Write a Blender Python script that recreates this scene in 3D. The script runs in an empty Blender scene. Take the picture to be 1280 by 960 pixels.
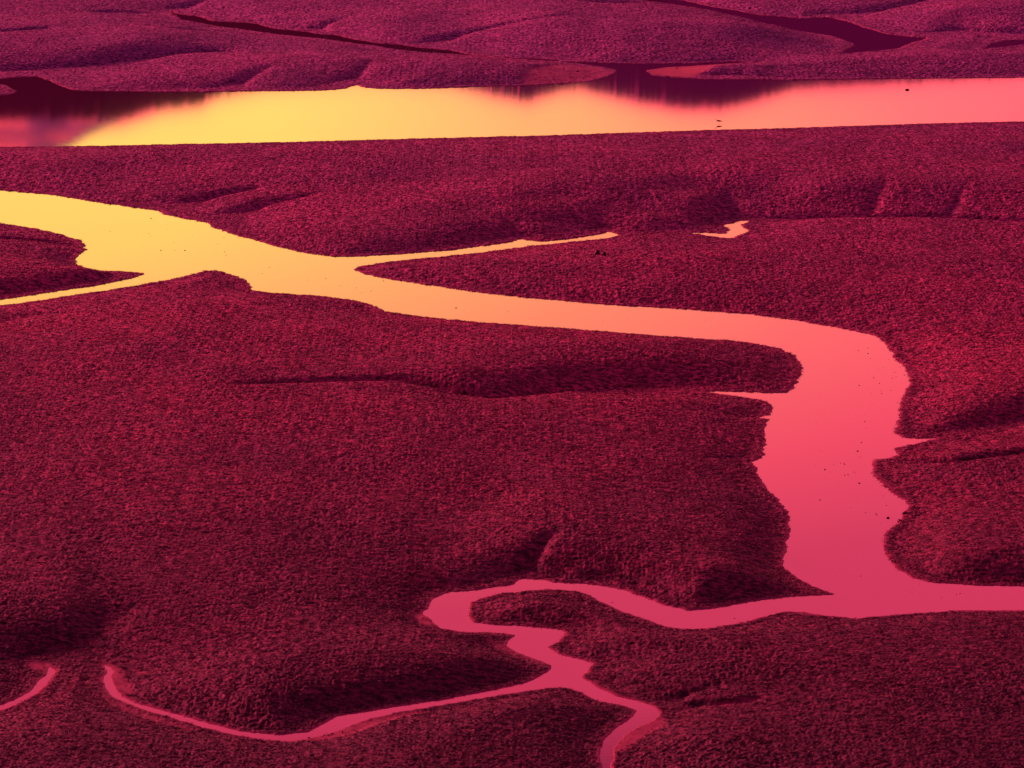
import bpy, bmesh, math, random
import numpy as np
from math import radians, tan, sin, cos, atan2, pi

random.seed(7)
C = bpy.context.scene.collection

# ------------------------------------------------------------------ camera
CAM_H = 63.0
HFOV = radians(12.0)
PITCH = radians(9.0)                # looking down by this much
cd = bpy.data.cameras.new('camera'); cam = bpy.data.objects.new('camera', cd)
C.objects.link(cam); bpy.context.scene.camera = cam
cd.sensor_fit = 'HORIZONTAL'; cd.angle = HFOV
cam.location = (0, 0, CAM_H); cam.rotation_euler = (pi/2 - PITCH, 0, 0)
cd.clip_start = 1.0; cd.clip_end = 60000

# ------------------------------------------------------------------ world: a sunset sky, glowing low on the left
SUN_EL = radians(10.0); SUN_AZ = radians(-38.0)      # azimuth measured from +Y towards +X
sc = bpy.context.scene
w = bpy.data.worlds.new('World'); sc.world = w; w.use_nodes = True
nt = w.node_tree; nt.nodes.clear()
def N(t, **kw):
    n = nt.nodes.new(t)
    for k, v in kw.items(): setattr(n, k, v)
    return n
def math_(op, a, b=None, c=None, clamp=False):
    n = N('ShaderNodeMath', operation=op); n.use_clamp = clamp
    for i, v in enumerate((a, b, c)):
        if v is None: continue
        if isinstance(v, (int, float)): n.inputs[i].default_value = v
        else: nt.links.new(v, n.inputs[i])
    return n.outputs[0]
def ramp(fac, stops):
    n = N('ShaderNodeValToRGB'); r = n.color_ramp
    while len(r.elements) < len(stops): r.elements.new(0.5)
    for e, (p, c) in zip(r.elements, stops): e.position = p; e.color = (*c, 1)
    nt.links.new(fac, n.inputs[0]); return n.outputs[0]
tc = N('ShaderNodeTexCoord'); sp = N('ShaderNodeSeparateXYZ'); nt.links.new(tc.outputs['Generated'], sp.inputs[0])
X, Y, Z = sp.outputs
az = math_('ARCTAN2', X, Y)                                   # radians, 0 = ahead
el = math_('ARCSINE', Z)
# glow distance in degrees from the brightest patch of sky
ga = math_('MULTIPLY', math_('ADD', az, radians(6.5)), 57.2958*.8)
ge = math_('MULTIPLY', math_('SUBTRACT', el, radians(6.0)), 57.2958*1.85)
ge = math_('ADD', ge, math_('MAXIMUM', math_('MULTIPLY', math_('SUBTRACT', el, radians(8.4)), 57.2958*.9), 0))
t = math_('SQRT', math_('ADD', math_('MULTIPLY', ga, ga), math_('MULTIPLY', ge, ge)))
tn = math_('DIVIDE', t, 30.0, clamp=True)
glow = ramp(tn, [(0.0, (1.0, .60, .125)), (.10, (1.0, .57, .13)), (.16, (1.0, .42, .137)),
                 (.23, (1.0, .25, .137)), (.30, (1.0, .145, .15)), (.38, (1.0, .082, .15)),
                 (.47, (.82, .055, .145)), (.58, (.88, .052, .15)), (.68, (.26, .015, .072)), (1.0, (.07, .006, .042))])
sk = N('ShaderNodeTexSky', sky_type='NISHITA'); sk.sun_disc = False
sk.sun_elevation = radians(2.0); sk.sun_rotation = SUN_AZ; sk.altitude = 0; sk.air_density = 3; sk.dust_density = 4
tint = N('ShaderNodeMix', data_type='RGBA', blend_type='MULTIPLY'); tint.inputs[0].default_value = 1
nt.links.new(sk.outputs[0], tint.inputs[6]); tint.inputs[7].default_value = (1, .16, .42, 1)
# red afterglow hugging the skyline, and a streaked dusky cloud low on the far left
def row_el(py): return math.degrees(PITCH + math.atan((py-480)/(640.0/tan(HFOV/2))))
def px_az(px): return math.degrees(math.atan((px-640)/(640.0/tan(HFOV/2))))
def curve(pts):
    azn = math_('MULTIPLY_ADD', az, 57.2958/16, .5, clamp=True)
    c = N('ShaderNodeFloatCurve'); cu = c.mapping.curves[0]
    P = [(px_az(a)/16+.5, (row_el(b)-4)/4) for a, b in pts]
    cu.points[0].location = P[0]; cu.points[1].location = P[-1]
    for p in P[1:-1]: cu.points.new(*p)
    for p in cu.points: p.handle_type = 'VECTOR'
    c.mapping.update(); nt.links.new(azn, c.inputs['Value'])
    return math_('MULTIPLY_ADD', c.outputs[0], 4.0, 4.0)
deg = math_('MULTIPLY', el, 57.2958)
def cmix(f, a, b):
    n = N('ShaderNodeMix', data_type='RGBA')
    nt.links.new(f, n.inputs[0])
    for i_, v in ((6, a), (7, b)):
        if isinstance(v, tuple): n.inputs[i_].default_value = (*v, 1)
        else: nt.links.new(v, n.inputs[i_])
    return n.outputs[2]
skyl = curve([(-200,150),(0,150),(120,151),(150,150),(201,134),(249,128),(272,116),(330,104),(450,92),(560,100),(585,107),(620,117),(660,124),
              (700,110),(725,108),(760,117),(800,127),(850,135),(900,135),(950,122),(990,108),(1060,104),(1125,98),(1280,80),(1500,80)])
over = math_('MAXIMUM', math_('SUBTRACT', deg, skyl), 0)
band = math_('EXPONENT', math_('MULTIPLY', over, -1/.085)); band = math_('MULTIPLY', band, .96)
glow = cmix(band, glow, (.95, .035, .12))
cl_top = curve([(-200,260),(0,212),(60,192),(85,181),(110,166),(150,148),(200,110),(1500,40)])
cm = math_('MULTIPLY_ADD', math_('SUBTRACT', cl_top, deg), 14.0, .5, clamp=True)
vec = N('ShaderNodeCombineXYZ'); nt.links.new(math_('MULTIPLY', az, 57.3*1.6), vec.inputs[0]); nt.links.new(math_('MULTIPLY', deg, 30.0), vec.inputs[1])
cn = N('ShaderNodeTexNoise'); cn.inputs['Scale'].default_value = 1.0; cn.inputs['Detail'].default_value = 4; nt.links.new(vec.outputs[0], cn.inputs['Vector'])
cloud = ramp(cn.outputs['Fac'], [(.44, (.10, .012, .05)), (.54, (.28, .025, .08)), (.62, (.95, .06, .08))])
glow = cmix(cm, glow, cloud)
bg1 = N('ShaderNodeBackground'); nt.links.new(glow, bg1.inputs[0]); bg1.inputs[1].default_value = 1.45
bg2 = N('ShaderNodeBackground'); nt.links.new(tint.outputs[2], bg2.inputs[0]); bg2.inputs[1].default_value = 0.05
add = N('ShaderNodeAddShader'); out = N('ShaderNodeOutputWorld')
nt.links.new(bg1.outputs[0], add.inputs[0]); nt.links.new(bg2.outputs[0], add.inputs[1]); nt.links.new(add.outputs[0], out.inputs[0])

# ------------------------------------------------------------------ sun: low afterglow ahead and to the left
sl = bpy.data.lights.new('sun', 'SUN'); sl.energy = 4.8; sl.angle = radians(9.0); sl.color = (1.0, .075, .19)
so = bpy.data.objects.new('sun', sl); C.objects.link(so)
so.rotation_euler = (pi/2 - SUN_EL, 0, -SUN_AZ + pi)
# lamp points along its -Z; rotate so that light travels away from azimuth SUN_AZ
so.rotation_euler = (-(pi/2 - SUN_EL), 0, -SUN_AZ)
so.rotation_mode = 'XYZ'

vs = sc.view_settings; vs.view_transform = 'Standard'; vs.look = 'None'; vs.gamma = 1; vs.exposure = 0.7
sc.cycles.max_bounces = 4; sc.cycles.diffuse_bounces = 2; sc.cycles.glossy_bounces = 2

# ------------------------------------------------------------------ helpers
F = 640.0/tan(HFOV/2)
def un(px, py):
    """point of the flat (z = 0) seen at a pixel of the 1280 x 960 photograph"""
    px = np.asarray(px, float); py = np.asarray(py, float)
    x = (px-640)/F; y = (480-py)/F
    dy = cos(PITCH) + y*sin(PITCH); dz = -sin(PITCH) + y*cos(PITCH)
    k = -CAM_H/dz
    return x*k, dy*k
def dep(py):                          # angle below the horizon of a photograph row
    return PITCH + np.arctan((np.asarray(py, float)-480)/F)

def tag(o, label=None, cat=None, group=None, kind=None):
    if label: o['label'] = label
    if cat: o['category'] = cat
    if group: o['group'] = group
    if kind: o['kind'] = kind
    return o
def link_mesh(name, verts, faces, mat, parent=None, smooth=True):
    me = bpy.data.meshes.new(name)
    verts = np.asarray(verts, np.float32); faces = np.asarray(faces, np.int32)
    n = faces.shape[1]
    me.vertices.add(len(verts)); me.vertices.foreach_set('co', verts.ravel())
    me.loops.add(faces.size); me.loops.foreach_set('vertex_index', faces.ravel())
    me.polygons.add(len(faces)); me.polygons.foreach_set('loop_start', np.arange(0, faces.size, n, dtype=np.int32))
    me.polygons.foreach_set('use_smooth', np.full(len(faces), smooth))
    me.update(calc_edges=True)
    if mat: me.materials.append(mat)
    o = bpy.data.objects.new(name, me); C.objects.link(o)
    if parent: o.parent = parent
    return o

# ------------------------------------------------------------------ noise
def _hash(ix, iy, seed):
    h = (ix.astype(np.uint32)*np.uint32(374761393) + iy.astype(np.uint32)*np.uint32(668265263) + np.uint32((seed*2246822519) & 0xffffffff))
    h = (h ^ (h >> np.uint32(13)))*np.uint32(1274126177)
    return (h ^ (h >> np.uint32(16)))
def vnoise(x, y, seed=0):
    """gradient noise, about -1..1"""
    x = np.asarray(x, np.float32); y = np.asarray(y, np.float32)
    xi = np.floor(x); yi = np.floor(y); fx = x-xi; fy = y-yi
    xi = xi.astype(np.int64); yi = yi.astype(np.int64)
    u = fx*fx*(3-2*fx); v = fy*fy*(3-2*fy)
    def g(ax, ay, dx, dy):
        a = (_hash(ax, ay, seed) & np.uint32(1023)).astype(np.float32)*np.float32(2*pi/1024)
        return np.cos(a)*dx + np.sin(a)*dy
    n00 = g(xi, yi, fx, fy); n10 = g(xi+1, yi, fx-1, fy)
    n01 = g(xi, yi+1, fx, fy-1); n11 = g(xi+1, yi+1, fx-1, fy-1)
    return ((n00*(1-u)+n10*u)*(1-v) + (n01*(1-u)+n11*u)*v)*1.5
def sstep(a, b, x):
    k = np.clip((x-a)/(b-a), 0, 1); return k*k*(3-2*k)

# ------------------------------------------------------------------ the creeks, traced on the flat
RIVER = [(-160,122),(0,119),(12,118),(22,115),(10,108),(0,105),(-60,103),(-60,99),(0,99),(20,96.5),(48,96),(62,101),(75,107),
 (85,111),(95,113),(120,114),(200,115),(265,115),(300,114),(360,114),(405,113),(433,111),(440,108),(448,106),(452,109),
 (470,111),(520,111),(560,110),(600,108),(650,107),(700,105),(735,102),(752,98),(768,92),(770,87),(745,82),(715,79),(690,76.5),
 (760,79),(820,80),(870,79),(905,77.5),(945,77),(905,80),(870,82),(835,84),(808,88),(815,94),(840,97),(862,98),(880,99),(960,99.5),
 (980,100),(1050,99),(1150,98),(1280,97),(1440,95),
 (1440,146),(1280,152),(1150,155),(1000,160),(850,164),(700,169),(500,174),(350,178),(200,181),(100,183),(0,184),(-160,187)]
CREEK = [(-160,222),(0,238),(60,243),(130,254),(200,264),(204,268),(230,273),(262,279),(262,283),(300,295),(350,309),(385,317),
 (420,321),(440,321),(500,318),(560,313),(610,307),(642,302),(650,299),(665,301),(680,302),(710,299),(740,295),(757,291),
 (762,290),(775,293),(785,292),(757,298),(720,302),(660,308),(600,316),(540,322),(480,328),(450,333),(441,336),(450,341),
 (480,348),(540,357),(600,366),(680,374),(760,381),(850,386),(940,393),(1000,401),(1050,410),(1095,420),(1108,430),(1118,447),
 (1130,460),(1138,474),(1132,490),(1125,505),(1122,525),(1118,541),(1130,547),(1150,548),(1176,547),(1160,551),(1138,556),
 (1120,560),(1124,568),(1110,574),(1094,574),(1089,580),(1095,598),(1110,612),(1128,625),(1135,632),(1130,645),(1118,658),
 (1104,668),(1102,678),(1108,695),(1120,710),(1140,722),(1165,728),(1220,732),(1280,733),(1440,738),(1440,764),(1280,763),
 (1200,763),(1130,768),(1070,773),(1040,771),(1010,766),(985,764),(960,769),(930,778),(890,785),(855,787),(830,783),(810,775),
 (780,765),(750,752),(740,745),(720,739),(690,737),(660,738),(620,743),(600,748),(588,753),(585,768),(590,778),(620,781),
 (660,783),(700,787),(708,790),(700,800),(684,809),(700,818),(725,824),(741,829),(735,840),(727,846),(745,858),(770,870),
 (800,877),(818,883),(825,891),(818,900),(800,908),(780,920),(768,935),(764,960),(762,1010),(755,1130),(730,1130),(745,1010),
 (752,960),(749,938),(755,925),(768,912),(785,900),(797,888),(780,882),(750,877),(725,865),(705,859),(685,860),(650,865),
 (600,873),(550,882),(500,890),(460,899),(440,906),(425,913),(400,920),(365,927),(330,925),(290,918),(250,908),(200,893),
 (160,880),(140,870),(131,858),(129,847),(134,840),(129,830),(137,833),(143,839),(139,847),(143,860),(152,871),(170,879),
 (200,887),(250,901),(300,914),(350,919),(385,915),(400,907),(420,896),(450,891),(500,883),(560,874),(620,862),(660,853),
 (688,838),(690,831),(670,824),(645,815),(632,806),(635,800),(645,794),(620,791),(580,790),(550,785),(538,775),(527,766),
 (536,760),(540,748),(560,741),(600,737),(640,731),(652,724),(680,724),(690,728),(740,730),(780,737),(800,745),(830,756),
 (860,763),(890,761),(940,752),(990,746),(1043,743),(1020,735),(1000,724),(982,713),(978,700),(984,680),(987,655),(985,640),
 (970,620),(955,608),(948,595),(942,577),(955,568),(957,550),(955,535),(962,524),(942,522),(964,519),(966,505),(950,500),
 (925,496),(890,491),(858,489),(900,489),(960,491),(985,491),(995,482),(1001,468),(1002,455),(995,445),(970,434),(930,427),
 (870,423),(800,418),(700,410),(600,403),(520,395),(482,390),(465,381),(440,375),(400,370),(340,366),(315,363),(310,352),
 (295,345),(270,338),(255,339),(220,348),(160,359),(100,368),(40,377),(0,382),(-160,402),(-160,395),(0,375),(60,366),
 (120,357),(165,348),(183,342),(165,340),(140,339),(115,337),(96,331),(94,325),(100,318),(110,311),(98,310),(110,307),
 (100,300),(80,294),(40,285),(0,279),(-160,262)]
POOL = [(857,290.5),(885,291),(905,292.5),(913,288),(903,281),(916,279),(925,276),(940,276),(928,280),(926,284),(938,289),(925,293),(912,298),(900,297),(880,294)]
RILL = [(57,829),(63,834),(70,838),(62,850),(45,868),(25,878),(0,888),(-160,930),(-160,922),(0,882),(20,874),(38,864),(50,850),(57,843),(60,838)]
UPPER = [(800,-8),(850,0),(870,4),(900,10),(960,20),(1000,23),(1040,22),(1060,27),(1080,35),(1110,42),(1140,46),(1165,47.5),
 (1140,53),(1125,60),(1100,63),(1070,66),(1045,69),(1062,60),(1068,55),(1050,48),(1020,42),(990,37),(950,28),(900,15),(860,8),(790,-2)]
SIDE = [(1225,62),(1238,55),(1255,51),(1280,50),(1440,48),(1440,52),(1280,56),(1250,59)]
LEFTUP = [(213,15),(225,18),(245,20),(262,26),(300,28),(325,30),(340,35),(375,39),(400,43),(425,44),(440,49),(470,54),(500,56),(530,60),(560,63),(590,69),(640,72),(700,75),(700,77),(640,73.5),
 (560,67),(520,64.5),(480,59),(420,50.5),(380,46),(330,40.5),(280,34),(230,24.5)]
WATERS = [RIVER, CREEK, POOL, RILL, UPPER, SIDE, LEFTUP]
# dry gullies: points on the flat, depth (m), half width (m)
GULLIES = [
 ([(-100,96),(0,92),(60,90),(130,84),(200,73),(262,68)], 1.2, 3.0), ([(268,114),(295,107),(335,93)], .9, 1.2),
 ([(410,112),(437,103),(455,92),(462,87)], .9, 1.3), ([(-60,56),(0,53),(50,49)], .7, 1.5), ([(130,20),(180,18),(215,19)], .7, 1.5),
 ([(230,43),(290,42),(335,39)], .7, 1.5), ([(380,42),(400,37),(435,31)], .6, 1.2), ([(225,12),(270,5)], .6, 1.5),
 ([(520,62),(545,54),(580,47),(640,43),(720,40)], .9, 1.6),
 ([(690,3),(760,8),(850,9)], .8, 1.5), ([(745,15),(790,11),(850,9)], .7, 1.5), ([(930,34),(960,34),(1000,38)], .7, 1.5),
 ([(1120,48),(1160,46),(1200,40),(1240,43),(1300,44),(1440,40)], 1.0, 2.2), ([(1000,24),(1070,19),(1150,9),(1220,10),(1290,12)], .7, 2.0),
 ([(204,267),(225,258),(260,251),(318,245)], 1.3, 1.0), ([(262,281),(290,271),(330,261),(385,255)], 1.3, 1.0),
 ([(652,300),(644,291),(632,284)], .45, .8), ([(760,291),(752,281),(746,276)], .4, .8),
 ([(930,277),(918,264),(908,255)], .4, .8), ([(1084,279),(1096,266),(1108,256)], .35, .7), ([(1186,281),(1200,270),(1206,262)], .25, .7),
 ([(938,276),(1020,276),(1090,278),(1180,282),(1280,290),(1440,296)], 1.1, .8), ([(785,292),(857,291)], 1.2, .5),
 ([(862,489),(760,491),(700,493),(650,503),(615,509),(560,506)], 1.4, .9), ([(615,508),(500,492),(420,494),(300,501)], .9, .8),
 ([(1174,548),(1220,540),(1280,527),(1440,495)], 1.1, .9), ([(1138,580),(1190,584),(1280,575),(1380,570)], .5, .7),
 ([(655,724),(662,708),(690,688)], .9, .6), ([(60,829),(95,825),(133,829)], 1.0, .35), ([(80,826),(110,800),(170,770)], .5, 2.0),
 ([(-60,312),(0,306),(60,306),(106,310)], .6, .5), ([(825,889),(850,886),(880,884),(935,888)], .5, .5), ([(826,884),(860,872),(900,868)], .35, .5),
 ([(862,97),(910,95),(985,99)], .9, 1.5), ([(0,412),(50,402),(110,404)], .3, 1.5), ([(600,640),(560,690),(545,745)], .25, 4.),
]
def segs(poly, closed=True):
    a = np.array(poly, float); x, y = un(a[:, 0], a[:, 1]); p = np.stack([x, y], 1)
    q = np.roll(p, -1, 0) if closed else p[1:]
    return (p if closed else p[:-1]), q
def seg_dist(px, py, A, B, want_t=False):
    best = np.full(px.shape, 1e9, np.float32); tt = np.zeros(px.shape, np.float32)
    L = np.linalg.norm(B-A, axis=1); cum = np.concatenate([[0], np.cumsum(L)])
    for i in range(len(A)):
        dx, dy = B[i]-A[i]; l2 = dx*dx+dy*dy+1e-9
        t_ = np.clip(((px-A[i, 0])*dx + (py-A[i, 1])*dy)/l2, 0, 1)
        d2 = (px-A[i, 0]-t_*dx)**2 + (py-A[i, 1]-t_*dy)**2
        m = d2 < best
        best = np.where(m, d2, best)
        if want_t: tt = np.where(m, (cum[i]+t_*L[i])/cum[-1], tt)
    return (np.sqrt(best), tt) if want_t else np.sqrt(best)
def inside(px, py, poly):
    A, B = segs(poly); r = np.zeros(px.shape, bool)
    for (x1, y1), (x2, y2) in zip(A, B):
        if y1 == y2: continue
        r ^= ((y1 > py) != (y2 > py)) & (px < (x2-x1)*(py-y1)/(y2-y1)+x1)
    return r
def water_dist(px, py):
    d = np.full(px.shape, 1e9, np.float32)
    for P in WATERS:
        A, B = segs(P); s = seg_dist(px, py, A, B); s = np.where(inside(px, py, P), -s, s)
        d = np.minimum(d, s)
    return d

# ------------------------------------------------------------------ terrain grid (finer where the flat is seen closest)
def grid_rows():
    a = np.array([3, 20, 50, 80, 110, 140, 165, 185, 200, 212, 220, 226])
    b = np.exp(np.linspace(math.log(230), math.log(960), ROWS))
    c = np.exp(np.linspace(math.log(965), math.log(30000), 90))[1:]
    return np.concatenate([a, b, c])
def grid_cols():
    b = np.linspace(-.128, .128, COLS)
    c = .128 + .0005*np.exp(np.linspace(0, math.log(6000), 46))
    return np.concatenate([-c[::-1], b, c])
ROWS, COLS = 2300, 1500
gy = grid_rows(); gx = grid_cols()
def upsample(fn, ry, rx):
    """evaluate a smooth field on every ry-th row and rx-th column, then interpolate"""
    iy = np.unique(np.concatenate([np.arange(0, len(gy), ry), [len(gy)-1]]))
    ix = np.unique(np.concatenate([np.arange(0, len(gx), rx), [len(gx)-1]]))
    YY = np.repeat(gy[iy][:, None], len(ix), 1); XX = YY*gx[ix][None, :]
    outs = fn(XX, YY)
    ky = np.interp(np.arange(len(gy)), iy, np.arange(len(iy))); k0 = np.minimum(ky.astype(int), len(iy)-2); fy = (ky-k0)[:, None]
    kx = np.interp(np.arange(len(gx)), ix, np.arange(len(ix))); j0 = np.minimum(kx.astype(int), len(ix)-2); fx = (kx-j0)[None, :]
    res = []
    for f in outs:
        r = f[k0]*(1-fy) + f[k0+1]*fy
        res.append((r[:, j0]*(1-fx) + r[:, j0+1]*fx).astype(np.float32))
    return res
# bare wet mud: outline on the flat, how bare
WETS = [([(808,88),(835,84),(870,82),(930,77.5),(960,79),(925,82),(890,90),(862,97),(840,96),(815,93)], 1.0),
        ([(655,92),(700,84),(750,84),(772,92),(735,102.5),(650,106.5)], .55), ([(560,63),(700,78),(690,82),(560,71)], .3),
        ([(372,926),(400,920),(425,913),(440,906),(470,898),(520,889),(530,893),(480,905),(435,922),(400,928)], .9),
        ([(765,938),(780,920),(800,908),(818,900),(836,898),(830,908),(800,925),(778,942)], .9),
        ([(980,765),(1000,763),(1030,766),(1042,771),(1010,771)], .8), ([(1190,763),(1280,762),(1280,766),(1190,766)], .7),
        ([(128,828),(145,832),(158,850),(170,865),(160,868),(150,866),(138,846)], .8), ([(30,830),(57,828),(75,838),(66,852),(50,868),(58,845)], .8),
        ([(120,860),(160,884),(200,897),(250,912),(240,916),(180,902),(130,880)], .5), ([(515,770),(530,766),(545,782),(525,782)], .8),
        ([(600,800),(632,804),(650,816),(690,826),(680,834),(630,818)], .5), ([(20,268),(0,268),(0,262)], .2),
        ([(1150,52),(1165,47),(1125,60),(1150,60)], .4), ([(255,281),(200,268),(206,272),(262,286)], .8), ([(885,884),(960,884),(940,890),(880,890)], .5)]
def bare(px, py):
    r = np.zeros(px.shape, np.float32)
    for P, a in WETS:
        A, B = segs(P); d_ = seg_dist(px, py, A, B); d_ = np.where(inside(px, py, P), -d_, d_)
        wv = .25 + .8*np.clip((py-262)/400, 0, 2)
        r = np.maximum(r, a*(1-sstep(-wv, wv*.6, d_)))
    return r
# higher banks: foot line (as seen), rise (m), run (m), length over which the rise dies away behind the crest
BANKS = [([(560,69),(640,72),(700,74),(780,77),(860,77),(960,74),(1050,69)], 1.5, 26, 110),
 ([(440,321),(500,317),(560,311),(645,300),(757,289),(860,289),(905,277),(1090,277),(1280,287),(1440,292)], 1.65, 17, 60),
 ([(420,496),(500,500),(580,506),(640,505),(700,492),(770,490),(860,488),(985,490)], .7, 9, 35),
 ([(1118,542),(1176,546),(1220,539),(1280,526),(1440,490)], .55, 8, 30),
 ([(-100,96),(0,94),(60,90),(130,84),(200,73),(275,66)], .8, 18, 60),
 ([(1100,50),(1160,46),(1200,41),(1290,46),(1440,44)], 1.0, 24, 80),
 ([(200,885),(300,914),(400,905),(560,873),(690,835)], .3, 8, 25),
 ([(530,763),(560,741),(652,723),(740,729),(800,743),(870,763),(950,751),(1043,742)], .55, 9, 30),
 ([(-60,384),(0,373),(100,359),(183,341)], .6, 7, 25), ([(1110,705),(1165,727),(1280,732),(1440,738)], .5, 5, 20),
 ([(-60,840),(0,835),(60,828),(137,829)], .5, 10, 25), ([(840,96),(870,98),(985,99)], .5, 10, 25),
 ([(213,16),(300,29),(430,46),(590,69)], .6, 14, 50)]
def banks(px, py):
    r = np.zeros(px.shape, np.float32); kk = px/py
    for P, H, run, back in BANKS:
        a = np.array(P, float); fx, fy = un(a[:, 0], a[:, 1]); k = fx/fy
        foot = np.interp(kk, k, fy); L = k[-1]-k[0]
        ends = 1.0
        if P[0][0] >= 0: ends = ends*sstep(k[0], k[0]+.32*L, kk)
        if P[-1][0] <= 1280: ends = ends*sstep(k[-1], k[-1]-.32*L, kk)
        dy = py-foot
        r += H*ends*sstep(0, 1, dy/run)*np.exp(-(dy/back)**2)
    return r
def fields(XX, YY):
    d = water_dist(XX, YY)
    cut = np.zeros(XX.shape, np.float32); near = np.full(XX.shape, 1e3, np.float32); wide = np.zeros(XX.shape, np.float32)
    for pts, depth, hw in GULLIES:
        A, B = segs(pts, False); g, tt = seg_dist(XX, YY, A, B, True)
        if pts[0][0] < 0 or pts[-1][0] > 1280: fade = 1.0
        else: fade = 1-.75*tt
        if pts in (GULLIES[21][0], GULLIES[22][0], GULLIES[28][0]): fade = 1.0
        cut = np.maximum(cut, depth*fade*np.exp(-(g/hw)**1.6))
        wide = np.maximum(wide, depth*fade*np.exp(-(g/(hw*7))**1.5)*(.55 if hw > .85 else .25))
        if hw < 1.45: near = np.minimum(near, g/hw/np.maximum(fade, .2))
    return d, cut, wide, near, bare(XX, YY), banks(XX, YY)
print('fields...')
D, CUT, WIDE, NEAR, BARE, BANK = upsample(fields, 3, 4)
YY = np.repeat(gy[:, None], len(gx), 1).astype(np.float32); XX = (YY*gx[None, :]).astype(np.float32)
print('noise...')
far = np.clip((YY-262)/540, 0, 2)
D = D + (.22*vnoise(XX/1.3, YY/2.2, 3) + .16*vnoise(XX/.42, YY/.8, 4))*(.3+.7*sstep(285, 360, YY)) + .9*vnoise(XX/5, YY/14, 5)*sstep(640, 760, YY)
far = np.clip((YY-262)/540, 0, 2)
wd = 3.2 + 4.3*far
dp = np.maximum(D, 0)
h = (.75+.5*np.minimum(far, 1))*dp**2/(dp**2+wd**2) + (.55+.35*np.minimum(far, 1))*dp**2/(dp**2+(wd*5)**2) + .012*np.minimum(dp, 1.5)
und = .24*vnoise(XX/38, YY/60, 11) + .22*vnoise(XX/14, YY/24, 12)
h = h + und*sstep(1, 30, dp) + BANK*sstep(0, 4, dp)
h = np.maximum(h - CUT*sstep(0, 3, dp+1.5) - WIDE*sstep(0, 6, dp), np.where(dp > .5, .03, -1))
# banks stay gentler than the line of sight, so the creeks mirror the sky right up to their edges
isw = D < 0
last = np.maximum.accumulate(np.where(isw, YY, 0), axis=0)
nxt = np.minimum.accumulate(np.where(isw, YY, 1e6)[::-1], axis=0)[::-1]
cap = np.minimum(YY-last, nxt-YY)*(CAM_H/YY)*.82 + .01
cap = np.minimum(cap, 50); q = .12
soft = h - q*np.log1p(np.exp(np.clip((h-cap)/q, -30, 30)))
low = np.where(D > 0, np.clip(h-soft, 0, 5), 0).astype(np.float32)
def shift_max(a, n):
    b = a.copy(); b[:, n:] = np.maximum(b[:, n:], a[:, :-n]); b[:, :-n] = np.maximum(b[:, :-n], a[:, n:]); return b
def box(a, n, ax):
    c = np.cumsum(np.pad(a, [(n+1, n) if k == ax else (0, 0) for k in (0, 1)], mode='edge'), axis=ax, dtype=np.float64)
    return ((c[2*n+1:] - c[:-2*n-1]) if ax == 0 else (c[:, 2*n+1:] - c[:, :-2*n-1])).astype(np.float32)/(2*n+1)
wide_low = low
for n_ in (1, 2, 4, 8, 16, 32): wide_low = shift_max(wide_low, n_)
wide_low = box(box(wide_low, 31, 1), 31, 1)
wide_low = box(wide_low, 5, 0)
h = np.where(D > 0, np.maximum(h-np.maximum(wide_low, low*.999), .01), h)
# small tufts and clods
tn1 = 1-2*np.abs(vnoise(XX/.7, YY/.95, 21)); tn2 = 1-2*np.abs(vnoise(XX/.32, YY/.45, 22)+.3*vnoise(XX/.2, YY/.3, 24))
tn3 = vnoise(XX/.17, YY/.26, 23)
tn0 = vnoise(XX/2.6, YY/3.2, 20)
turf = (.65+.3*sstep(300, 500, YY))*(.045*tn0 + .07*tn1 + .06*tn2 + .065*tn3)
patch = .75 + .25*vnoise(XX/9, YY/15, 31)
ta = (.35+.65*sstep(-.05, .6, D))*np.clip(patch, .35, 1.2)*np.where(YY > 1000, .3, 1)
ta = ta*(1-.5*np.exp(-(NEAR/.5)**2))*(1-.85*BARE)
h = h*(1-.5*BARE)
h = h + turf*ta + .02*sstep(-.05, .3, D)
bed = -.55*(1-np.exp(np.minimum(D, 0)/1.0))
h = np.where(D < 0, bed + .02*tn2*np.exp(np.minimum(D, 0)/.3), h)
h = np.where(D > 0, np.maximum(h, .015 + .03*turf), h)
# far land beyond the flats: gentle dry ground
h = h + 3*sstep(1100, 3000, YY)
print('mesh...')
nr, nc = len(gy), len(gx)
V = np.stack([XX, YY, h], -1).reshape(-1, 3)
idx = np.arange(nr*nc, dtype=np.int32).reshape(nr, nc)
Fq = np.stack([idx[:-1, :-1], idx[:-1, 1:], idx[1:, 1:], idx[1:, :-1]], -1).reshape(-1, 4)

# ------------------------------------------------------------------ materials
def material(name):
    m = bpy.data.materials.new(name); m.use_nodes = True
    t_ = m.node_tree; return m, t_, t_.nodes['Principled BSDF']
def simple(name, col, rough=.7, spread=(.75, 1.2)):
    m, t_, b = material(name)
    n = t_.nodes.new('ShaderNodeTexNoise'); n.inputs['Scale'].default_value = 5; n.inputs['Detail'].default_value = 5
    tcn = t_.nodes.new('ShaderNodeTexCoord'); t_.links.new(tcn.outputs['Object'], n.inputs['Vector'])
    r = t_.nodes.new('ShaderNodeValToRGB'); r.color_ramp.elements[0].position = .3; r.color_ramp.elements[1].position = .7
    r.color_ramp.elements[0].color = (*[c*spread[0] for c in col], 1); r.color_ramp.elements[1].color = (*[min(1, c*spread[1]) for c in col], 1)
    t_.links.new(n.outputs['Fac'], r.inputs[0]); t_.links.new(r.outputs[0], b.inputs['Base Color'])
    b.inputs['Roughness'].default_value = rough
    return m
mud, mt, mb = material('marsh_mud')
geo = mt.nodes.new('ShaderNodeNewGeometry')
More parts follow.
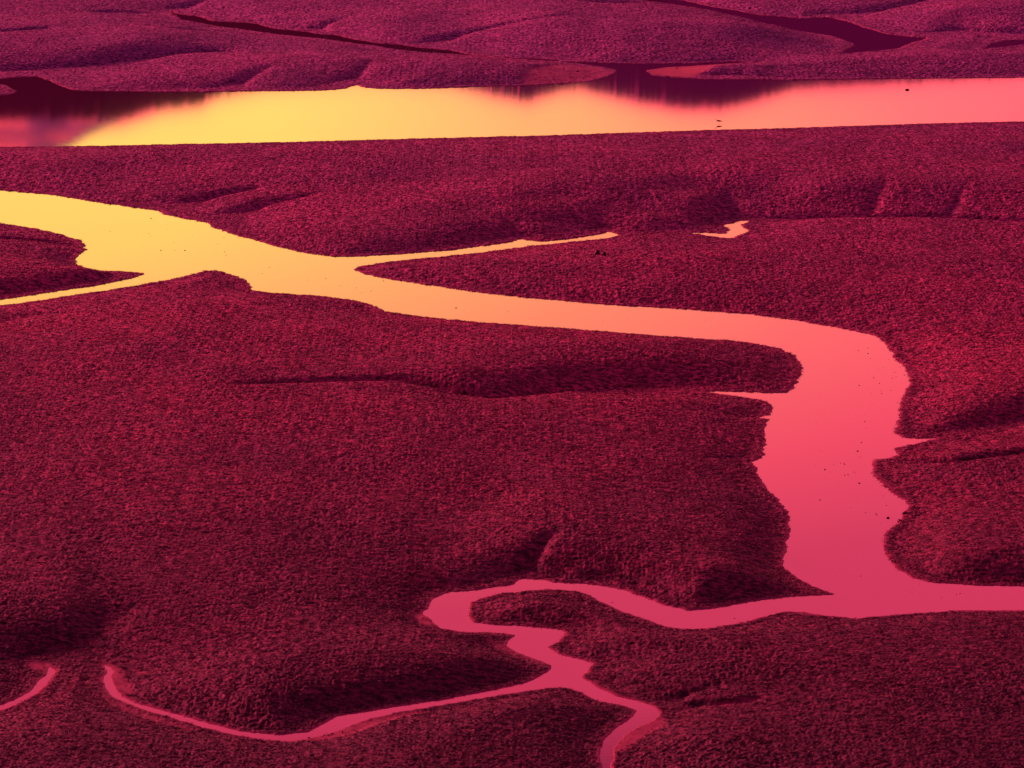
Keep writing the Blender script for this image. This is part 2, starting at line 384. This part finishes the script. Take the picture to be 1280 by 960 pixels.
def tex(scale, detail=3, rough=.6, sy=1.0):
    mp = mt.nodes.new('ShaderNodeMapping'); mp.inputs['Scale'].default_value = (scale, scale*sy, scale)
    mt.links.new(geo.outputs['Position'], mp.inputs[0])
    n = mt.nodes.new('ShaderNodeTexNoise'); n.inputs['Scale'].default_value = 1; n.inputs['Detail'].default_value = detail; n.inputs['Roughness'].default_value = rough
    mt.links.new(mp.outputs[0], n.inputs['Vector']); return n.outputs['Fac']
def mramp(fac, stops):
    r = mt.nodes.new('ShaderNodeValToRGB')
    while len(r.color_ramp.elements) < len(stops): r.color_ramp.elements.new(.5)
    for e, (p, c) in zip(r.color_ramp.elements, stops): e.position = p; e.color = (*c, 1)
    mt.links.new(fac, r.inputs[0]); return r.outputs[0]
def mmix(bt, f, a, b):
    n = mt.nodes.new('ShaderNodeMix'); n.data_type = 'RGBA'; n.blend_type = bt
    for s, v in ((0, f), (6, a), (7, b)):
        if isinstance(v, (int, float)): n.inputs[s].default_value = v
        elif isinstance(v, tuple): n.inputs[s].default_value = (*v, 1)
        else: mt.links.new(v, n.inputs[s])
    return n.outputs[2]
fine = mramp(tex(1.7, 4, .78, 1.5), [(.42, (.035, .008, .018)), (.50, (.34, .065, .12)), (.60, (.80, .18, .27))])
broad = mramp(tex(.06, 4, .6, .6), [(.35, (.75, .72, .85)), (.65, (1.15, 1.05, 1.0))])
grassy = mmix('MULTIPLY', 1.0, fine, broad)
# mauve distance haze painted into the mud colour over the farther flat
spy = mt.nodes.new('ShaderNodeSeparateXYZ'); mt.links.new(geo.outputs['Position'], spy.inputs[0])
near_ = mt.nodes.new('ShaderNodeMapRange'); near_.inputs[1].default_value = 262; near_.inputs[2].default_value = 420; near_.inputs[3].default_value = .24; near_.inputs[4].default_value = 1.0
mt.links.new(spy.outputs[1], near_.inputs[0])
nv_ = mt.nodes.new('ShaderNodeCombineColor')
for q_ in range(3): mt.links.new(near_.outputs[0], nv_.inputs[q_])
grassy = mmix('MULTIPLY', 1.0, grassy, nv_.outputs[0])      # vignette painted in: mud colour darkens towards the camera
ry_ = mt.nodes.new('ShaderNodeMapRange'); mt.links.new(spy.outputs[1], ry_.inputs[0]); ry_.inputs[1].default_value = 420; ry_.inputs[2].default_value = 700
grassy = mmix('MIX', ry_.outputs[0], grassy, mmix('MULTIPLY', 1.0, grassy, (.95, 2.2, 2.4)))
at = mt.nodes.new('ShaderNodeAttribute'); at.attribute_name = 'wet'
smooth_mud = mramp(tex(.8, 3, .5, .5), [(.3, (.40, .06, .12)), (.7, (.52, .085, .16))])
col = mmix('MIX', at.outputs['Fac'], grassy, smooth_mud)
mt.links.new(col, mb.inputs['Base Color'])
mr = mt.nodes.new('ShaderNodeMapRange'); mt.links.new(at.outputs['Fac'], mr.inputs[0])
mr.inputs[3].default_value = .75; mr.inputs[4].default_value = .5
mt.links.new(mr.outputs[0], mb.inputs['Roughness'])
mb.inputs['Specular IOR Level'].default_value = .35

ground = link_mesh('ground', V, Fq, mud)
wet = np.clip(np.maximum(1-sstep(.0, .35, D), BARE), 0, 1)
a_ = ground.data.attributes.new('wet', 'FLOAT', 'POINT'); a_.data.foreach_set('value', wet.ravel().astype(np.float32))
tag(ground, kind='structure')

# ------------------------------------------------------------------ water
wm, wt, wb = material('creek_water')
wb.inputs['Base Color'].default_value = (.04, .004, .012, 1); wb.inputs['Roughness'].default_value = .017; wb.inputs['IOR'].default_value = 1.333
wg = wt.nodes.new('ShaderNodeNewGeometry'); wmp = wt.nodes.new('ShaderNodeMapping'); wmp.inputs['Scale'].default_value = (1.2, 2.2, 1)
wn = wt.nodes.new('ShaderNodeTexNoise'); wn.inputs['Scale'].default_value = 1; wn.inputs['Detail'].default_value = 3
wbp = wt.nodes.new('ShaderNodeBump'); wbp.inputs['Strength'].default_value = 1; wbp.inputs['Distance'].default_value = .0004
wt.links.new(wg.outputs['Position'], wmp.inputs[0]); wt.links.new(wmp.outputs[0], wn.inputs['Vector'])
wt.links.new(wn.outputs['Fac'], wbp.inputs['Height']); wt.links.new(wbp.outputs[0], wb.inputs['Normal'])
S = 30000
water = link_mesh('water', [(-S, -200, 0), (S, -200, 0), (S, S, 0), (-S, S, 0)], [(0, 1, 2, 3)], wm, smooth=False)
tag(water, kind='structure')

# ------------------------------------------------------------------ hills beyond the flats, seen only as reflections
def ridge(name, crest_pts, Y0, wy, mat, seed):
    """crest_pts: (photograph x, photograph row where its reflection ends)"""
    xs = np.array([p[0] for p in crest_pts], float); els = dep(np.array([p[1] for p in crest_pts]))
    ta_ = np.linspace(-1.6, 1.6, 2400)
    ta_ = np.sign(ta_)*np.abs(ta_/1.6)**2.2*1.6
    e = np.interp(ta_*F*cos(PITCH)+640, xs, els)
    hx = (Y0-650)*np.tan(e)
    outside = np.abs(ta_) > .12
    hx = hx*(1+np.where(outside, .12*vnoise(ta_*9, ta_*0, seed), 0)) + 2*vnoise(ta_*260, ta_*0, seed+1)+2.5*vnoise(ta_*900, ta_*0, seed+2)+1.8*vnoise(ta_*2300, ta_*0, seed+6)
    k = np.linspace(-1, 1, 41)
    prof = np.cos(k*pi/2)**1.3
    yy = Y0 + k*wy
    Xg = yy[:, None]*ta_[None, :]; Yg = np.repeat(yy[:, None], len(ta_), 1)
    Zg = prof[:, None]*hx[None, :]
    rough = 10*vnoise(Xg/300, Yg/300, seed+3) + 4*vnoise(Xg/120, Yg/120, seed+4)
    Zg = Zg + rough*(1-prof[:, None])*prof[:, None]*2 - 5*(1-prof[:, None])
    n1, n2 = Zg.shape; id_ = np.arange(n1*n2).reshape(n1, n2)
    f = np.stack([id_[:-1, :-1], id_[:-1, 1:], id_[1:, 1:], id_[1:, :-1]], -1).reshape(-1, 4)
    o = link_mesh(name, np.stack([Xg, Yg, Zg], -1).reshape(-1, 3), f, mat)
    return tag(o, kind='structure')
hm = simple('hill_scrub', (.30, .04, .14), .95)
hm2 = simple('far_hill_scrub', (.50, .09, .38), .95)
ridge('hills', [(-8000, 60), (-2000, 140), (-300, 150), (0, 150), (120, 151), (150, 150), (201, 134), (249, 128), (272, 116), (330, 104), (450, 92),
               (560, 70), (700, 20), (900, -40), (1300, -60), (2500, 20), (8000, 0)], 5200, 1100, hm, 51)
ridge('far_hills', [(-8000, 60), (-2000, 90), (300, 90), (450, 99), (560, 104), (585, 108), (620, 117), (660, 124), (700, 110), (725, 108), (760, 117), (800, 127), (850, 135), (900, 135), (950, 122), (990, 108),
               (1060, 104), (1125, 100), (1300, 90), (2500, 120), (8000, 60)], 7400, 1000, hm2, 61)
# ------------------------------------------------------------------ low marsh grass: far too many tufts to count
def height_at(x, y):
    """terrain height under points, read back from the grid"""
    ry = np.clip(np.interp(y, gy, np.arange(nr)), 0, nr-1.001); rx = np.clip(np.interp(x/y, gx, np.arange(nc)), 0, nc-1.001)
    i = ry.astype(int); j = rx.astype(int); fy = ry-i; fx = rx-j
    def b(f): return (f[i, j]*(1-fy)*(1-fx)+f[i+1, j]*fy*(1-fx)+f[i, j+1]*(1-fy)*fx+f[i+1, j+1]*fy*fx)
    return b(h), b(D), b(BARE)
def make_grass():
    rng = np.random.default_rng(5)
    n = 1400000
    # density falls with distance: uniform in log distance and in angle
    y = 234*np.exp(rng.random(n)*math.log(900/234)); x = (rng.random(n)*2-1)*.125*y
    z, dd, br = height_at(x, y)
    cl = vnoise(x/.7, y/.9, 41)*.35 + vnoise(x/.3, y/.36, 42)*.7 + vnoise(x/4, y/7, 43)*.15
    keep = (dd > -.03) & (cl > .0) & (rng.random(n) > br*1.02) & (rng.random(n) > .3*sstep(600, 700, y)) & (dd > .12*(1-sstep(300, 360, y))) & (z > .0)
    x, y, z, cl = x[keep], y[keep], z[keep], cl[keep]; n = len(x)
    print('tufts', n)
    k = 4                                             # blades per tuft
    s_ = (.62 + .5*(y-262)/540)*(.8+.5*np.clip(cl, 0, 1))
    x = np.repeat(x, k); y = np.repeat(y, k); z = np.repeat(z, k); s_ = np.repeat(s_, k); m = n*k
    a = rng.random(m)*2*pi; lean = .25 + .6*rng.random(m)
    hh = s_*(.13+.13*rng.random(m)); ww = s_*(.05+.05*rng.random(m))
    bx = x + rng.normal(0, .07, m)*s_; by = y + rng.normal(0, .09, m)*s_
    fa = rng.random(m)*pi                             # which way the blade faces
    cx, cy = np.cos(fa)*ww/2, np.sin(fa)*ww/2
    p0 = np.stack([bx-cx, by-cy, z-.03], 1); p1 = np.stack([bx+cx, by+cy, z-.03], 1)
    sx = np.where(rng.random(m) < .5, -1, 1)*(.5+.9*rng.random(m))
    p2 = np.stack([bx+sx*hh*1.35, by+np.sin(a)*hh*lean, z+hh*(.30+.45*rng.random(m))], 1)
    vv = np.stack([p0, p1, p2], 1).reshape(-1, 3)
    ff = np.arange(m*3, dtype=np.int32).reshape(-1, 3)
    return vv, ff
gm = simple('grass_blade', (.19, .026, .052), .6, (.22, 2.6))
# same vignette painted into the blades: their colour darkens towards the camera
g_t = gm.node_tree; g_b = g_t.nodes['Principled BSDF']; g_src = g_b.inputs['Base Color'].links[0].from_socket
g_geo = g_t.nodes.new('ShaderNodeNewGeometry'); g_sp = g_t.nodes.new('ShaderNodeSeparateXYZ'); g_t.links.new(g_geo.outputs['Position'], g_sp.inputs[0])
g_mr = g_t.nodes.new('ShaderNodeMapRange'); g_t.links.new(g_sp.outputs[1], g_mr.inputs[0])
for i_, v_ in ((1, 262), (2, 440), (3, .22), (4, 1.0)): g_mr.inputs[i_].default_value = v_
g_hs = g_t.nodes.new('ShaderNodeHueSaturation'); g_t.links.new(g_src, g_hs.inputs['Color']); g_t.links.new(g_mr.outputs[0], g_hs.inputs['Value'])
g_m2 = g_t.nodes.new('ShaderNodeMapRange'); g_t.links.new(g_sp.outputs[1], g_m2.inputs[0]); g_m2.inputs[1].default_value = 420; g_m2.inputs[2].default_value = 700  # distance haze painted into the blade colour as a mauve tint
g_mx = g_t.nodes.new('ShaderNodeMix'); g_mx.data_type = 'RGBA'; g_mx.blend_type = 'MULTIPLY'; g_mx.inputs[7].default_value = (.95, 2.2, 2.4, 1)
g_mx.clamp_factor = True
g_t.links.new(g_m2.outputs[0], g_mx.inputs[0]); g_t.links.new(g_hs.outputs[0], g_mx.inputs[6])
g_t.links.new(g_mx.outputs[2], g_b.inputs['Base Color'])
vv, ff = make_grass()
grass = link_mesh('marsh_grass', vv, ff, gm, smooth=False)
tag(grass, 'low shaggy marsh grass covering the mudflats between the creeks', 'grass', kind='stuff')

# ------------------------------------------------------------------ things on the flat
def ground_z(px, py):
    """point on the ground surface seen at a photograph pixel"""
    x, y = un(px, py)
    for _ in range(6):
        z = float(height_at(np.array([float(x)]), np.array([float(y)]))[0][0]); z = max(z, 0)
        k = (CAM_H-z)/CAM_H; x0, y0 = un(px, py); x, y = x0*k, y0*k
    return float(x), float(y), z
def clod_mesh(name, mat, seed, flat=.6):
    bm = bmesh.new(); bmesh.ops.create_icosphere(bm, subdivisions=3, radius=1)
    for v in bm.verts:
        c = v.co.copy()
        r = 1 + .28*float(vnoise(c.x*1.7+seed, c.y*1.7+c.z*1.3, seed)) + .14*float(vnoise(c.x*4+c.z*2, c.y*4+seed, seed+1))
        v.co = c*r; v.co.z *= flat
        if v.co.z < -.25: v.co.z = -.25
    me = bpy.data.meshes.new(name); bm.to_mesh(me); bm.free()
    for p in me.polygons: p.use_smooth = True
    me.materials.append(mat); return me
def obj(name, me, parent=None):
    o = bpy.data.objects.new(name, me); C.objects.link(o); o.parent = parent; return o
dark = simple('wet_clod', (.035, .012, .018), .7)
def loft(path, radii, sides=10, squash=1.0, bm=None):
    """one continuous tapering tube along a path; radii may be (wide, tall)"""
    own = bm is None
    bm = bm or bmesh.new(); rings = []
    P = [np.array(p, float) for p in path]
    for i, p in enumerate(P):
        t_ = P[min(i+1, len(P)-1)]-P[max(i-1, 0)]; t_ /= np.linalg.norm(t_)
        side = np.cross(t_, [0, 0, 1.0])
        if np.linalg.norm(side) < 1e-3: side = np.array([0, 1.0, 0])
        side /= np.linalg.norm(side); up = np.cross(side, t_)
        r = radii[i]; rw, rh = (r, r) if isinstance(r, (int, float)) else r
        rings.append([bm.verts.new(p + side*rw*cos(2*pi*k/sides) + up*rh*sin(2*pi*k/sides)) for k in range(sides)])
    for a, b in zip(rings, rings[1:]):
        for k in range(sides): bm.faces.new((a[k], a[(k+1) % sides], b[(k+1) % sides], b[k]))
    bm.faces.new(rings[0][::-1]); bm.faces.new(rings[-1])
    return bm
def bm_obj(name, bm, mat, parent=None, smooth=True):
    bmesh.ops.recalc_face_normals(bm, faces=bm.faces)
    me = bpy.data.meshes.new(name); bm.to_mesh(me); bm.free()
    for p in me.polygons: p.use_smooth = smooth
    me.materials.append(mat); return obj(name, me, parent)
def root(name, loc, label, cat, rz=0, scale=1, group=None):
    e = bpy.data.objects.new(name, None); C.objects.link(e); e.location = loc; e.rotation_euler = (0, 0, rz); e.scale = (scale,)*3
    e.empty_display_size = .1
    return tag(e, label, cat, group)

# the wading egret, bill to the left, standing in the far river
pale = simple('egret_plumage', (.14, .06, .12), .8); bill = simple('bill_horn', (.02, .015, .015), .4); legm = simple('leg_skin', (.02, .015, .015), .5)
x, y = un(898.2, 154.6)
eg = root('egret', (float(x), float(y), 0), 'slender long-necked egret wading in the far river near its grassy bank', 'bird', scale=1.2)
bm_obj('body', loft([(.36, 0, .25), (.27, 0, .265), (.16, 0, .285), (.02, 0, .295), (-.1, 0, .30), (-.17, 0, .325), (-.215, 0, .37), (-.235, 0, .42), (-.26, 0, .465), (-.30, 0, .49), (-.34, 0, .49), (-.375, 0, .478)],
   [(.012, .01), (.05, .025), (.085, .065), (.10, .085), (.075, .07), (.04, .042), (.024, .026), (.02, .021), (.02, .02), (.024, .025), (.027, .027), (.012, .012)], 12), pale, eg)
bm_obj('bill', loft([(-.37, 0, .479), (-.42, 0, .458), (-.47, 0, .432)], [.012, .008, .002], 8), bill, eg)
for s_ in (-1, 1):
    bm_obj('wing', loft([(-.10, s_*.075, .31), (.02, s_*.098, .305), (.16, s_*.085, .285), (.30, s_*.045, .262), (.40, s_*.02, .24)], [(.012, .03), (.018, .07), (.018, .06), (.014, .035), (.004, .008)], 10), pale, eg)
    bm_obj('leg', loft([(.03, s_*.035, .23), (.045, s_*.037, .12), (.02, s_*.04, -.02)], [.014, .009, .008], 8), legm, eg)

# the small wader on the bright wet mud
x, y, z = ground_z(846, 87.5)
wd_ = root('wader', (x, y, z-.01), 'tiny dark upright wader standing on the shiny bare mud above the far river', 'bird')
bm_obj('body', loft([(.16, 0, .17), (.10, 0, .19), (0, 0, .23), (-.06, 0, .27), (-.085, 0, .32), (-.10, 0, .36), (-.125, 0, .375), (-.15, 0, .37)],
   [(.01, .008), (.04, .03), (.065, .06), (.05, .045), (.026, .026), (.025, .025), (.026, .026), (.01, .01)], 12), dark, wd_)
bm_obj('bill', loft([(-.148, 0, .37), (-.20, 0, .355), (-.24, 0, .335)], [.008, .005, .002], 8), bill, wd_)
for s_ in (-1, 1): bm_obj('leg', loft([(.0, s_*.025, .18), (.012, s_*.025, .09), (0, s_*.028, -.02)], [.009, .006, .006], 8), legm, wd_)

# single clods
def clod(px, py, r, label, seed, flat=.7, group=None, rz=0, sink=.15):
    x, y, z = ground_z(px, py)
    o = obj('mud_clod', clod_mesh('mud_clod', dark, seed, flat)); o.location = (x, y, z+r*(.22-sink)); o.scale = (r, r*.9, r); o.rotation_euler = (0, 0, rz)
    return tag(o, label, 'clod', group)
clod(746.5, 318.5, .27, 'larger left-hand dark clod of the pair on the grass above the pink creek', 61, 1.5)
clod(755.5, 319, .24, 'smaller right-hand dark clod of the pair on the grass above the pink creek', 62, 1.2)
clod(1134, 112.5, .27, 'lone dark lump lying in the pink right end of the far river', 63, .55)
clod(722, 89.5, .17, 'dark clod on the pale speckled mud beside the far river', 64, .9)
clod(1130.5, 642, .17, 'dark clod just off the right bank notch of the wide creek', 65, .7)
clod(1124, 651, .14, 'dark clod beside the ragged right bank, below the notch of the wide creek', 66, .7)
clod(1110, 647.5, .12, 'dark clod in the open water left of the notch in the right bank', 67, .6)
# pale stakes on the right-hand flat
stk = simple('bleached_wood', (.55, .25, .38), .7)
for px, py, hgt, lab in ((1196, 393, .36, 'taller pale stake standing on the right grassy flat'), (1203.7, 391, .28, 'shorter pale stake to the right of a taller one on the right grassy flat'),
                         (717.5, 77.5, .25, 'tiny pale stake at the foot of the far grassy bank')):
    x, y, z = ground_z(px, py)
    bmk = loft([(0, 0, -.15), (.01, 0, .1), (-.005, .01, hgt*.8), (.0, .01, hgt)], [.06, .055, .05, .03], 8)
    o = bm_obj('stake', bmk, stk, None, False); o.location = (x, y, z); o.rotation_euler = (.05, .08, 1.1); tag(o, lab, 'stake')
# twig with a knob poking out of the bank over the yellow creek
x, y, z = ground_z(309, 366.5)
o = bm_obj('twig', loft([(-.15, 0, .0), (.0, 0, .06), (.10, 0, .08), (.17, .0, .10), (.22, 0, .13), (.26, 0, .11)], [.03, .028, .024, .05, .055, .02], 8), dark)
o.location = (x, y, z); tag(o, 'dark knobbed twig sticking out of the blunt bank into the yellow creek', 'twig')

# dark specks standing out of the shallow creek
SPECKS = [(170,275),(189,273),(188,295),(186,292),(201,313),(218,313),(231,313),(250,308),(245,311),(246,323),(272,305),(280,297),
 (281,315),(217,303),(246,284),(289,290),(328,342),(337,334),(1073,438),(1085,435),(1088,448),(1104,459),(1115,473),(1120,471),
 (1125,459),(1111,449),(1092,472),(1074,482),(1089,492),(1102,492),(1114,488),(1085,442),(1072,564),(1055,579),(1038,590),
 (1060,593),(1061,595),(1067,590),(1069,591),(1074,604),(1104,620),(1101,654),(1082,641),(1096,644),(1025,625),(1042,581),
 (1056,594),(1031,587),(881,401),(435,354),(452,366),(464,364),(485,364),(570,385),(580,388),(635,389),(677,388),(753,402),
 (785,398),(210,287),(180,295),(385,350),(407,348),(425,357),(1076,720),(1200,742),(1196,743),(1149,730),(765,753),(918,773)]
rng = random.Random(3)
for cx_, cy_, sx_, sy_, n_ in ((1100, 466, 16, 18, 6), (1060, 585, 25, 14, 6), (305, 312, 16, 7, 7), (1085, 635, 22, 14, 4), (250, 305, 60, 14, 8),
                               (460, 358, 30, 6, 5), (1085, 530, 18, 14, 7), (1160, 742, 50, 5, 3)):
    for _ in range(n_): SPECKS.append((rng.gauss(cx_, sx_), rng.gauss(cy_, sy_)))
protos = [clod_mesh('mud_speck', dark, 80+i, .6) for i in range(4)]
for i, (px, py) in enumerate(SPECKS):
    x, y = un(px, py)
    if float(height_at(np.array([float(x)]), np.array([float(y)]))[1][0]) > -.15: continue
    r = (.024 + .036*rng.random()**2)*(1+.4*(i < 68)*rng.random())
    o = obj('mud_speck', protos[i % 4]); o.location = (float(x), float(y), 0); o.scale = (r*1.2, r, r); o.rotation_euler = (0, 0, rng.random()*6)
    tag(o, 'small dark speck of mud poking out of the open creek water', 'mud speck', 'specks of mud standing out of the creek')
rng2 = random.Random(9)
for px, py in ((386, 922.5), (405, 919), (411, 919), (415, 917.5), (428, 915)):
    x, y, z = ground_z(px, py)
    o = obj('pebble', protos[rng2.randrange(4)]); o.location = (x, y, z+.01); r = rng2.uniform(.05, .08); o.scale = (r, r, r)
    tag(o, 'dark pebble on the bare red mud edge of the narrow foreground creek', 'pebble', 'pebbles on the bare edge of the narrow creek')
